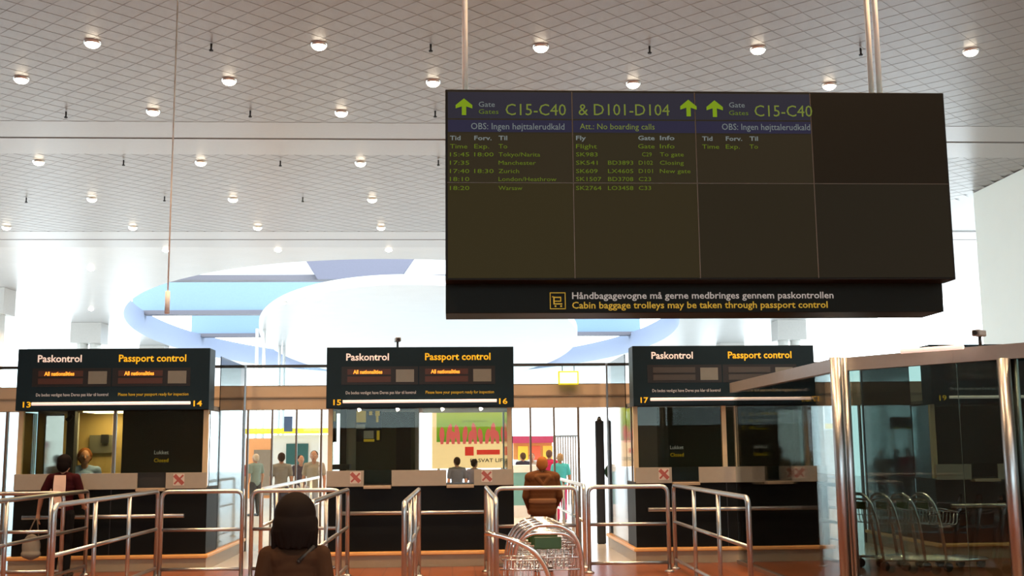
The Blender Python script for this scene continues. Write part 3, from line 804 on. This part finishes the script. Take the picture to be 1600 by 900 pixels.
# person in brown jacket walking through
pb = foot(847, 714, 15.15); zb2 = atY(847, 713, 15.15).z
arms = [((-.138, .0, .65), (-.105, .10, .545), (.1, .8, -.5)), ((.138, .0, .65), (.105, .10, .545), (-.1, .8, -.5))]
legs = [((-.05, .05, .29), (-.055, .06, .045), .10), ((.05, -.01, .285), (.055, -.08, .06), .10)]
wb = person(pb, 0, zb2, 'person with short ginger hair and brown hooded jacket walking away between the booths', (0.105, 0.042, 0.016), (.055, .03, .02), (.30, .11, .03), vox=.008, hairkind='short', sleeve='long', arms=arms, wide=1.10, hs=.98, bulk=.030, skin=(.40, .17, .08))
hd = MB(); hd.caps((-.055 * zb2, -.045 * zb2, .815 * zb2), (0, -.062 * zb2, .745 * zb2), .026 * zb2, .016 * zb2); hd.caps((.055 * zb2, -.045 * zb2, .815 * zb2), (0, -.062 * zb2, .745 * zb2), .026 * zb2, .016 * zb2); hd.caps((-.05 * zb2, -.04 * zb2, .825 * zb2), (.05 * zb2, -.04 * zb2, .825 * zb2), .026 * zb2, .026 * zb2)
for v in hd.bm.verts: v.co.y -= .028
remesh(hd, .008, 'hood', M('hood_brown', (.13, .055, .022), .9, spec=.08), wb)
bd = MB()
for k in range(2): bd.sphere((0, -.006, (.60, .615)[k] * zb2), (.087 * zb2 * 1.1 + .047, .062 * zb2 + .047, .034 * zb2), 4)
remesh(bd, .008, 'pale_band', M('band_tan', (.20, .10, .05), .9, spec=.08), wb, label='lighter tan band around the lower back')

far_people = [  # px, head top py, depth, rz, shirt, trousers, hair, label
    (714, 714, 24.5, .3, (.10, .11, .13), (.03, .03, .04), (.03, .018, .012), 'person in dark grey shirt before the tulip poster, left of the two'),
    (741, 717, 24.7, -.5, (.13, .13, .15), (.03, .03, .04), (.02, .014, .012), 'person in grey shirt before the tulip poster, right of the two'),
    (440, 707, 24.5, .2, (.22, .21, .19), (.06, .06, .09), (.04, .025, .02), 'person in grey top seen through the left passage in front of the teal screen'),
    (491, 704, 24.0, PI, (.30, .27, .22), (.35, .36, .42), (.06, .04, .025), 'person in beige shirt and pale jeans at the right of the left passage'),
    (470, 711, 27.0, PI + .5, (.06, .05, .07), (.5, .45, .45), (.04, .02, .02), 'person in black top under the teal screen in the left passage'),
    (371, 706, 24.0, -.6, (.35, .08, .09), (.3, .28, .25), (.08, .05, .04), 'person in red top behind the glass beside booth 14'),
    (400, 709, 29.0, .8, (.20, .25, .22), (.06, .06, .06), (.5, .4, .3), 'person in grey-green top before the orange shop panels'),
    (875, 708, 25.0, .2, (.08, .48, .55), (.50, .05, .15), (.35, .25, .15), 'person in turquoise top seen through the right passage'),
    (817, 707, 30.0, .4, (.04, .04, .06), (.05, .05, .06), (.08, .05, .03), 'person in black top before the red kiosk, leftmost in the crowd'),
    (831, 708, 30.5, PI, (.40, .38, .36), (.1, .1, .12), (.1, .06, .04), 'person in pale grey top before the red kiosk'),
    (858, 703, 28.0, -.3, (.45, .03, .10), (.08, .06, .08), (.12, .07, .05), 'person in crimson top right of the red kiosk'),
    (970, 700, 23.5, .1, (.34, .33, .34), (.20, .23, .22), (.20, .14, .11), 'person in white shirt left of booth 17, seen past the black post'),
]
for px, py, Y, rz, s, tr, hr, lab in far_people:
    q = atY(px, py, Y)
    person((q.x, Y, 0), rz, q.z, lab, s, tr, hr, vox=.014)

# ---------------------------------------------------------------- baggage trolleys
def make_trolley(label, side=False):
    t = empty('baggage_trolley', (0, 0, 0), label, 'baggage trolley', group='nested baggage trolleys')
    if side:
        MB().tube(fillet([(-.21, -.10, .985), (-.06, -.10, .955), (.10, -.09, .885), (.20, -.06, .80), (.28, -.02, .66), (.29, .05, .14)], .14, 6), .019, 14).build('curved_handle', chrome, t)
    else:
        MB().tube(fillet([(-.29, .05, .14), (-.29, -.02, .66), (-.25, -.06, .86), (-.12, -.08, .975), (.12, -.08, .975), (.25, -.06, .86), (.29, -.02, .66), (.29, .05, .14)], .24, 8), .021, 14).build('handle_arch', chrome, t)
        MB().tube(fillet([(-.27, -.03, .78), (-.17, -.05, .905), (.17, -.05, .905), (.27, -.03, .78)], .14, 6), .016, 12).build('brake_bar', chrome, t)
    MB().tube(fillet([(-.29, .05, .14), (-.24, .72, .13), (-.10, .84, .13), (.10, .84, .13), (.24, .72, .13), (.29, .05, .14)], .15, 6), .018, 12).build('base_frame', chrome, t)
    w = MB()
    for k in range(7):
        x = -.21 + k * .07; w.tube(fillet([(x, .0, .80), (x, .02, .60), (x, .30, .58), (x, .32, .74)], .05, 4), .0055, 6)
    for z, y in ((.80, 0), (.70, .01), (.60, .02)): w.tube([(-.28, y, z), (.28, y, z)], .007, 6)
    w.tube([(-.23, .32, .74), (.23, .32, .74)], .009, 6); w.tube([(-.28, 0, .8), (-.23, .32, .74)], .008, 6); w.tube([(.28, 0, .8), (.23, .32, .74)], .008, 6)
    w.build('wire_basket', chrome, t)
    w = MB()
    for k in range(8):
        x = -.235 + k * .067; w.tube([(x, .06, .15), (x * .85, .76, .14)], .007, 6)
    for y in (.15, .38, .6): w.tube([(-.26, y, .15), (.26, y, .15)], .008, 6)
    w.build('luggage_deck', chrome, t)
    if not side: MB().box(-.115, .115, -.055, -.035, .775, .875, .008).build('advert_plate', M('green_plate', (.025, .075, .010), .35), t, label='dark green plate under the handle')
    for x, y in ((-.27, .08), (.27, .08), (0, .80)):
        c = MB(); c.tube([(x - .02, y, .06), (x + .02, y, .06)], .06, 18).build('wheel', black_plastic, t)
        MB().tube([(x, y, .06), (x, y, .14)], .014, 8).build('caster_fork', chrome, t)
    if side:      # this one is narrower and sits to the right of its handle end
        for ch in t.children:
            if ch.name.startswith('curved_handle'): continue
            wh = ch.name.startswith(('wheel', 'caster'))
            mx_ = sum(v.co.x for v in ch.data.vertices) / len(ch.data.vertices)
            for v in ch.data.vertices: v.co.x = (v.co.x - .38 * mx_ if wh else v.co.x * .62) + .08
    return t
xc = atY(851, 830, 9.8).x
labs = ['nearest chrome trolley of the nested stack, green plate in view', 'chrome trolley nested second from the front of the stack', 'chrome trolley nested third from the front of the stack', 'chrome trolley nested fourth from the front, farthest in the stack']
proto = make_trolley(labs[0])
proto.location = (xc, 9.55, 0)
for k in range(1, 4):
    c = copy_tree(proto); c.location = (xc - .006 * k, 9.55 + .27 * k, 0); c['label'] = labs[k]
c = make_trolley('chrome trolley left of the stack with one long curved handle', True)
q = atY(800, 850, 8.65); c.location = (q.x, 8.65, 0)
gl = ['trolley parked behind the smoked glass, leftmost of the row', 'trolley parked behind the smoked glass, second from the left', 'trolley parked behind the smoked glass, third from the left', 'trolley parked behind the smoked glass, rightmost of the row']
for k in range(4):  # added trolleys stand in for handles mirrored in the smoked glass
    q = atY(1340 + k * 29, 790, 12.2 - .12 * k)
    c = copy_tree(proto); c.location = (5.42 + .25 * k, 14.75 - .06 * k, 0); c.rotation_euler = (0, 0, -1.33); c['label'] = gl[k]; c['group'] = 'trolleys behind the smoked glass'

# ---------------------------------------------------------------- ceiling lamps, sprinklers, cables
row_names = ['nearest row', 'second row', 'third row', 'fourth row', 'fifth row', 'sixth row', 'seventh row', 'eighth row', 'ninth row', 'tenth row', 'eleventh row']
rows = [(14.5, -4.75, 5), (16.0, -6.23, 5), (17.55, -4.75, 5), (20.75, -7.68, 6), (23.87, -7.68, 6), (26.97, -10.66, 7), (30.1, -10.65, 6), (33.3, -10.65, 1), (36.4, -13.6, 2), (39.6, -13.6, 1), (42.8, -13.62, 1)]
added_rear_rows = [(11.4, -7.7, 7), (8.3, -7.7, 7), (5.2, -7.7, 7), (2.1, -7.7, 7), (-1.0, -7.7, 7), (-4.1, -7.7, 7)]  # unseen rows carrying on the lamp grid, added to light the posts
trim_m = M('downlight_trim', (.7, .68, .65), .3, .6)
lamp_proto = None
ld = bpy.data.lights.new('downlight_beam', 'SPOT'); ld.energy = SPOT_W; ld.color = SPOT_COL; ld.spot_size = math.radians(105); ld.spot_blend = .6; ld.shadow_soft_size = .09
def make_lamp():
    t = empty('downlight', (0, 0, 0), 'x', 'ceiling light', group='round ceiling downlights')
    MB().tube([(0, 0, .06), (0, 0, -.010), (0, 0, -.012)], [.108, .108, .096], 24, cap=False).build('trim_ring', trim_m, t)
    MB().sphere((0, 0, -.004), (.096, .096, .062), 3).build('lamp_lens', M('downlight_glow', (1, .95, .85), .4, emit=14, ecol=(1.0, .88, .70)), t, True)  # bulging shape stands in for the bloom around the lamp
    lo = bpy.data.objects.new('lamp_beam', ld); COL.objects.link(lo); lo.parent = t; lo.location = (0, 0, -.18)
    return t
cnt = 0
lamp_proto = make_lamp(); used = False
def put_lamp(x, y, z, lab):
    global used
    o = lamp_proto if not used else copy_tree(lamp_proto)
    used = True
    o.location = (x, y, z); o['label'] = lab
for r_, (Y, X0, n) in enumerate(rows):
    for k in range(n):
        X = X0 + 2.98 * k
        if X > 10.5 or ((X - OX) / OA) ** 2 + ((Y - OY) / OB) ** 2 < 1.02: continue
        where = 'only one in view in' if n == 1 else '%s from the left in' % ORD[k]
        put_lamp(X, Y, HC - (.02 if Y < 28 else 0), 'round glowing ceiling downlight, %s the %s' % (where, row_names[r_]))
for r_, (Y, X0, n) in enumerate(added_rear_rows):
    for k in range(n):
        put_lamp(X0 + 2.98 * k, Y, HC - (.02 if Y < 8.5 else 0), 'round ceiling downlight overhead towards the back wall, %s from left, %s row' % (ORD[k], ORD[r_]))
for k, (px, py) in enumerate(((443, 473), (497, 467), (430, 510))):
    q = atz(px, py, HC - .02); put_lamp(q.x, q.y, HC - .02, 'round downlight in the oval ceiling island, %s' % ('nearest its left edge', 'right of the other two', 'lowest of the three in the photo')[k])
spr = None
for k, (px, py, lab) in enumerate(((330, 76, 'small dark sprinkler between the first and second lights of the nearest row'), (673, 77, 'small dark sprinkler between the second and third lights of the nearest row'), (1015, 80, 'small dark sprinkler above the middle of the departure board'), (1345, 83, 'small dark sprinkler left of the right-hand hanger poles'),
        (103, 181, 'small dark sprinkler left of the third row of lights'), (391, 180, 'small dark sprinkler between the two lights of the third row'), (680, 180, 'small dark sprinkler beside the left edge of the departure board'),
        (193, 256, 'small dark sprinkler between the first two lights of the fourth row'), (438, 257, 'small dark sprinkler between the second and third lights of the fourth row'), (685, 256, 'small dark sprinkler right of the fourth row beside the board'),
        (41, 314, 'small dark sprinkler at the far left of the fifth row'), (257, 312, 'small dark sprinkler between the first two lights of the fifth row'), (473, 313, 'small dark sprinkler between the second and third lights of the fifth row'))):
    q = atz(px, py, HC - .08)
    if spr is None:
        spr = o = empty('sprinkler_head', q, lab, 'sprinkler', group='ceiling sprinklers')
        MB().tube([(0, 0, .07), (0, 0, -.02)], .014, 10).build('pipe_stub', black_plastic, o)
        MB().tube([(0, 0, -.02), (0, 0, -.04)], [.03, .02], 14).build('deflector', black_plastic, o)
    else:
        o = copy_tree(spr); o.location = q
    o['label'] = lab
q = atY(261, 490, 13.0); q2 = atY(262, 455, 13.0)
cab = empty('hanging_cable', (q.x, 13.0, q.z), 'long thin cable hanging from the ceiling above booth 14, tube at its end', 'cable')
MB().tube([(0, 0, q2.z - q.z), (0, 0, HC - q.z)], .009, 8).build('wire', M('cable_beige', (.80, .72, .60), .4), cab)
MB().tube([(0, 0, 0), (0, 0, q2.z - q.z)], .028, 12).build('end_tube', white_paint, cab)
for k, (px, y0, y1, Y) in enumerate(((402, 520, 577, 50), (413, 515, 577, 50), (437, 545, 577, 58), (444, 545, 577, 58))):
    a, b = atY(px, y0, Y), atY(px, y1, Y)
    o = MB().tube([(a.x, a.y, HC), (b.x, b.y, 0)], .07, 10).build('flag_pole', white_paint)
    finish(o, 'thin white pole above the left passage, %s' % ('leftmost of four', 'second from left of four', 'third from left of four', 'rightmost of four')[k], 'pole', 'white poles beyond the left passage')
def cctv(p, rz, lab):
    t = empty('security_camera', p, lab, 'camera', rz)
    MB().tube([(0, 0, 0), (0, 0, .10)], .016, 10).build('stand', black_plastic, t)
    MB().box(-.04, .04, -.08, .06, .09, .15, .012).build('camera_body', M('camera_grey', (.2, .2, .2), .4), t)
    MB().tube([(0, -.08, .12), (0, -.095, .12)], .022, 12).build('lens', black_plastic, t)
a = atY(621, 545, 16.05); cctv((a.x, 16.08, 3.05), .2, 'small camera on top of the booth 15 and 16 sign')
k = corner[2].lerp(corner[3], .12); cctv((k.x, k.y, 2.503), -.9, 'small camera on the steel fascia of the smoked glass enclosure')

# ---------------------------------------------------------------- hall beyond the partition
Yp = 26.0
x0, z1 = atY(675, 634, Yp).x, atY(675, 634, Yp).z; x1 = atY(794, 634, Yp).x; z0 = atY(700, 732, Yp).z
po = empty('poster_stand', ((x0 + x1) / 2, Yp, 0), 'big green and cream advertising board with pink tulips seen through booth 16', 'poster')
w = (x1 - x0); xl = -w / 2
face = MB().box(xl, -xl, 0, .08, z0, z1).build('board', M('poster_cream', (.85, .62, .34), .5, emit=.75, ecol=(1, .80, .48)), po)
gm = bpy.data.materials.new('poster_green'); gm.use_nodes = True
nt = gm.node_tree; bs = nt.nodes['Principled BSDF']; tc = nt.nodes.new('ShaderNodeTexCoord'); sx = nt.nodes.new('ShaderNodeSeparateXYZ'); rp = nt.nodes.new('ShaderNodeValToRGB')
nt.links.new(tc.outputs['Generated'], sx.inputs[0]); nt.links.new(sx.outputs['Z'], rp.inputs[0]); nt.links.new(rp.outputs[0], bs.inputs['Base Color']); nt.links.new(rp.outputs[0], bs.inputs['Emission Color']); bs.inputs['Emission Strength'].default_value = .7
rp.color_ramp.elements[0].color = (.10, .30, .02, 1); rp.color_ramp.elements[1].color = (.42, .50, .03, 1)
zm = z0 + (z1 - z0) * .42
MB().box(xl + .06 * w, -xl - .005, -.004, 0, zm, z1 - .01).build('green_field', gm, face)
tu = MB()
pink = M('poster_pink', (.75, .14, .16), .5, emit=.35, ecol=(.85, .16, .18))
for k in range(12):
    cx = xl + w * (.13 + .073 * k); ln = .38 + .10 * math.sin(k * 2.3); tl = .16 * math.sin(k * 1.7)
    pts_ = [(-.03, -.02), (.03, -.02), (.06, ln * .5), (.045, ln * .85), (0, ln), (-.045, ln * .85), (-.06, ln * .5)]
    f = [tu.bm.verts.new((cx + a + tl * b, -.006 - .0003 * k, zm - .03 + b)) for a, b in pts_]; tu.bm.faces.new(f)
tu.build('tulip_print', pink, face, label='row of pink tulip shapes')
red = M('poster_red', (.70, .04, .03), .5, emit=.4, ecol=(.85, .05, .04))
lx = xl + w * .43; lz = z0 + (z1 - z0) * .20
MB().box(lx, lx + .20, -.006, -.004, lz, lz + .20).box(lx + .27, lx + .80, -.006, -.004, lz + .02, lz + .13).build('red_logo', red, face)
mb = MB(); text_into(mb, 'RASVAT LIFE', lx + .12, lz - .15, -.006, h=.085, w=.82, bold=.01); mb.build('lettering', M('poster_black', (.05, .03, .02), .6), face)
mb = MB(); text_into(mb, 'perfectly yours', xl + w * .40, z1 - .38, -.006, h=.05, w=.55); mb.build('lettering', M('poster_script', (.12, .2, .02), .6), face)
for x in (xl + .15, -xl - .15): MB().box(x - .03, x + .03, .02, .07, 0, z0).build('leg', steel, po)

def shop(px0, px1, py0, py1, Y, name, label, cat, col, emit=0.0):
    a, b = atY(px0, py0, Y), atY(px1, py1, Y)
    t = empty(name, ((a.x + b.x) / 2, Y, 0), label, cat)
    return t, (a.x - b.x) / 2, (b.x - a.x) / 2, b.z, a.z
# white shop block with teal screen, left passage
t, xa, xb, za, zb_ = shop(425, 520, 680, 760, 34, 'shop_unit', 'white shop unit with a dark teal opening seen through the left passage', 'shop', None)
MB().box(xa, xb, 0, 3, 0, zb_).build('shell', white_paint, t)
cx = (atY(472, 700, 34).x - t.location.x)
q0, q1 = atY(447, 726, 34), atY(482, 693, 34)
MB().box(q0.x - t.location.x, q1.x - t.location.x, -.04, 0, q0.z, q1.z).build('teal_opening', M('teal_panel', (.03, .12, .12), .3), t)
MB().box(xa - 1.2, xb, -.12, 0, zb_ + .04, zb_ + .2).build('yellow_fascia', yellow_sign, t)
MB().box(xa + .38, xa + .62, -.2, -.12, zb_ + .1, zb_ + .55).build('blue_panel', M('blue_sign', (.08, .13, .25), .4), t)
t, xa, xb, za, zb_ = shop(384, 424, 685, 760, 40, 'store', 'orange shop front behind the glass left of the white shop', 'shop', None)
MB().box(xa, xb, 0, 2, 0, zb_).build('shell', M('orange_shop', (.80, .30, .10), .5), t)
MB().box(xa + .3, xa + 1.3, -.05, 0, .1, zb_ - .4).build('doorway', M('doorway_dark', (.25, .16, .1), .6), t)
# red kiosk, right passage
t, xa, xb, za, zb_ = shop(802, 863, 684, 722, 38, 'kiosk', 'red and orange kiosk seen through the right passage', 'kiosk', None)
MB().box(xa, xb, 0, 2.2, 0, za + .1).build('counter', white_paint, t)
MB().box(xa, xb, 0, 2.2, za + .1, zb_).build('back_wall', M('kiosk_orange', (.80, .30, .08), .5), t)
MB().box(xa - .05, xb + .05, -.25, 2.2, zb_ - .18, zb_ + .05).build('fascia', M('kiosk_red', (.55, .05, .10), .5), t)
for k, c in enumerate(((.85, .55, .05), (.75, .12, .05), (.85, .50, .06))):
    x = xa + .15 + k * .42; MB().box(x, x + .34, -.03, 0, zb_ - .75, zb_ - .28, .01).build('menu_board', M('menu_%d' % k, c, .5, emit=.25), t)
# slatted screen
q0, q1 = atY(868, 680, 33), atY(900, 722, 33)
t = empty('slatted_screen', ((q0.x + q1.x) / 2, 33, 0), 'screen of vertical grey slats right of the red kiosk', 'screen')
sl = MB(); hw = (q1.x - q0.x) / 2
for k in range(9): sl.box(-hw + k * hw / 4 - .02, -hw + k * hw / 4 + .02, 0, .08, 0, q0.z)
sl.build('slats', M('slat_grey', (.33, .30, .27), .5), t)
MB().box(-hw - .05, hw + .05, -.02, .1, q0.z - .06, q0.z).build('top_bar', steel, t)
# display counter with teal glass, right passage
q0, q1 = atY(798, 727, 27), atY(830, 752, 27)
t = empty('display_counter', ((q0.x + q1.x) / 2, 27, 0), 'white display counter with teal glass at the left of the right passage', 'counter')
hw = (q1.x - q0.x) / 2 + .1
MB().box(-hw, hw, 0, .6, 0, .28).build('base', white_paint, t)
MB().box(-hw, hw, 0, .6, .28, 1.05).build('glass_case', M('teal_glass_case', (.18, .42, .42), .15), t)
MB().box(-hw - .03, hw + .03, -.03, .63, 1.05, 1.22).build('top', white_paint, t)
# tall black post by booth 17 with green knob
a = atY(936, 648, 19.3)
t = empty('black_post', (a.x, 19.3, 0), 'tall black post left of booth 17 in the right passage', 'post')
pp = MB(); pp.box(-.075, .075, -.05, .05, 0, a.z - .1, .02); pp.caps((0, 0, a.z - .14), (.0, 0, a.z - .06), .06, .035); pp.build('shaft', black_plastic, t)
MB().sphere((.16, -.03, atY(947, 737, 19.3).z), (.09, .05, .12), 3).build('button_box', M('dark_green_plastic', (.01, .05, .03), .4), t, True, label='dark green rounded box')
MB().tube([(.0, -.03, atY(947, 737, 19.3).z), (.12, -.03, atY(947, 737, 19.3).z)], .02, 8).build('arm', black_plastic, t)
# exit sign above the right passage
SY = YG - .075
a, b = atY(872, 580, SY), atY(904, 601, SY)
t = empty('hanging_sign', ((a.x + b.x) / 2, SY, b.z), 'small glowing yellow box sign hung above the right passage', 'sign')
hw = (b.x - a.x) / 2; hh = a.z - b.z
MB().box(-hw, hw, -.04, .04, 0, hh, .01).build('sign_frame', M('sign_frame_yellow', (.75, .6, .02), .5, emit=.5, ecol=(.95, .85, .05)), t)
MB().box(-hw + .025, hw - .025, -.045, -.04, .025, hh - .025).build('sign_face', M('sign_face_glow', (1, 1, .5), .5, emit=3.0, ecol=(1.0, 1.0, .55)), t)
for x in (-.10, .10): MB().tube(fillet([(x, 0, hh - .02), (x, 0, 3.005 - b.z), (x, .05, 3.005 - b.z)], .02), .006, 6).build('hanger', black_plastic, t)
# wayfinding signs in the hall (black with yellow symbols), seen through the booth windows
def way_sign(px0, py0, px1, py1, Y, label, shapes):
    a, b = atY(px0, py0, Y), atY(px1, py1, Y)
    t = empty('wayfinding_sign', (a.x, Y, b.z), label, 'sign')
    W_, H_ = b.x - a.x, a.z - b.z
    f = MB().box(0, W_, 0, .12, 0, H_, .005).build('sign_board', sign_black, t)
    y = MB()
    for k, (u0, v0, u1, v1) in enumerate(shapes): y.box(u0 * W_, u1 * W_, -.004, 0, (1 - v1) * H_, (1 - v0) * H_)
    y.build('yellow_symbols', yellow_sign, f)
    for u in (.1, .9): MB().tube([(u * W_, .06, 0), (u * W_, .06, -b.z)], .025, 8).build('leg', steel, t)
way_sign(58, 677, 94, 690, 27, 'yellow and black wayfinding sign seen through booth 13', [(.05, .2, .28, .85), (.35, .3, .6, .8), (.68, .2, .95, .85)])
way_sign(952, 655, 985, 674, 25, 'dark wayfinding sign at the right end of the right passage', [(.1, .85, .3, 1.0), (.6, .85, .85, 1.0)])
# symbol panels on booth partitions; the first stands in for a window reflection
def panel_sign(px0, py0, px1, py1, Y, label, shapes, name='notice_panel'):
    a, b = atY(px0, py0, Y), atY(px1, py1, Y)
    t = empty(name, (a.x, Y, b.z), label, 'sign')
    W_, H_ = b.x - a.x, a.z - b.z
    f = MB().box(0, W_, 0, .02, 0, H_).build('panel', black_plastic, t)
    y = MB(); g = MB()
    for u0, v0, u1, v1, c in shapes: (y if c else g).box(u0 * W_, u1 * W_, -.004, 0, (1 - v1) * H_, (1 - v0) * H_)
    y.build('yellow_symbols', M('dim_yellow', (.5, .33, .02), .5, emit=.35, ecol=(1, .62, .03)), f); g.build('pale_text_blocks', M('dim_pale', (.45, .40, .30), .5, emit=.2), f)
panel_sign(535, 640, 596, 690, 17.577, 'black panel of yellow pictograms inside booth 15', [(.03, .05, .22, .36, 1), (.35, .02, .60, .40, 1), (.68, .06, .76, .18, 1), (.84, .04, .95, .20, 1), (.86, .2, .92, .4, 1), (.10, .46, .58, .60, 0), (.55, .66, .80, .90, 0), (.55, .92, .82, 1.0, 1), (.88, .66, .95, .95, 1)])
panel_sign(1156, 642, 1216, 673, 16.677, 'black panel of yellow arrows and text inside booth 18', [(.03, .05, .09, .28, 1), (.22, .08, .34, .26, 1), (.42, .10, .48, .24, 1), (.52, .08, .98, .22, 1), (.03, .40, .09, .60, 1), (.22, .42, .34, .58, 1), (.42, .42, .48, .58, 1), (.52, .42, .98, .56, 0), (.03, .72, .09, .95, 1), (.22, .76, .36, .92, 1), (.40, .72, .64, .82, 0), (.40, .86, .68, .94, 1)])
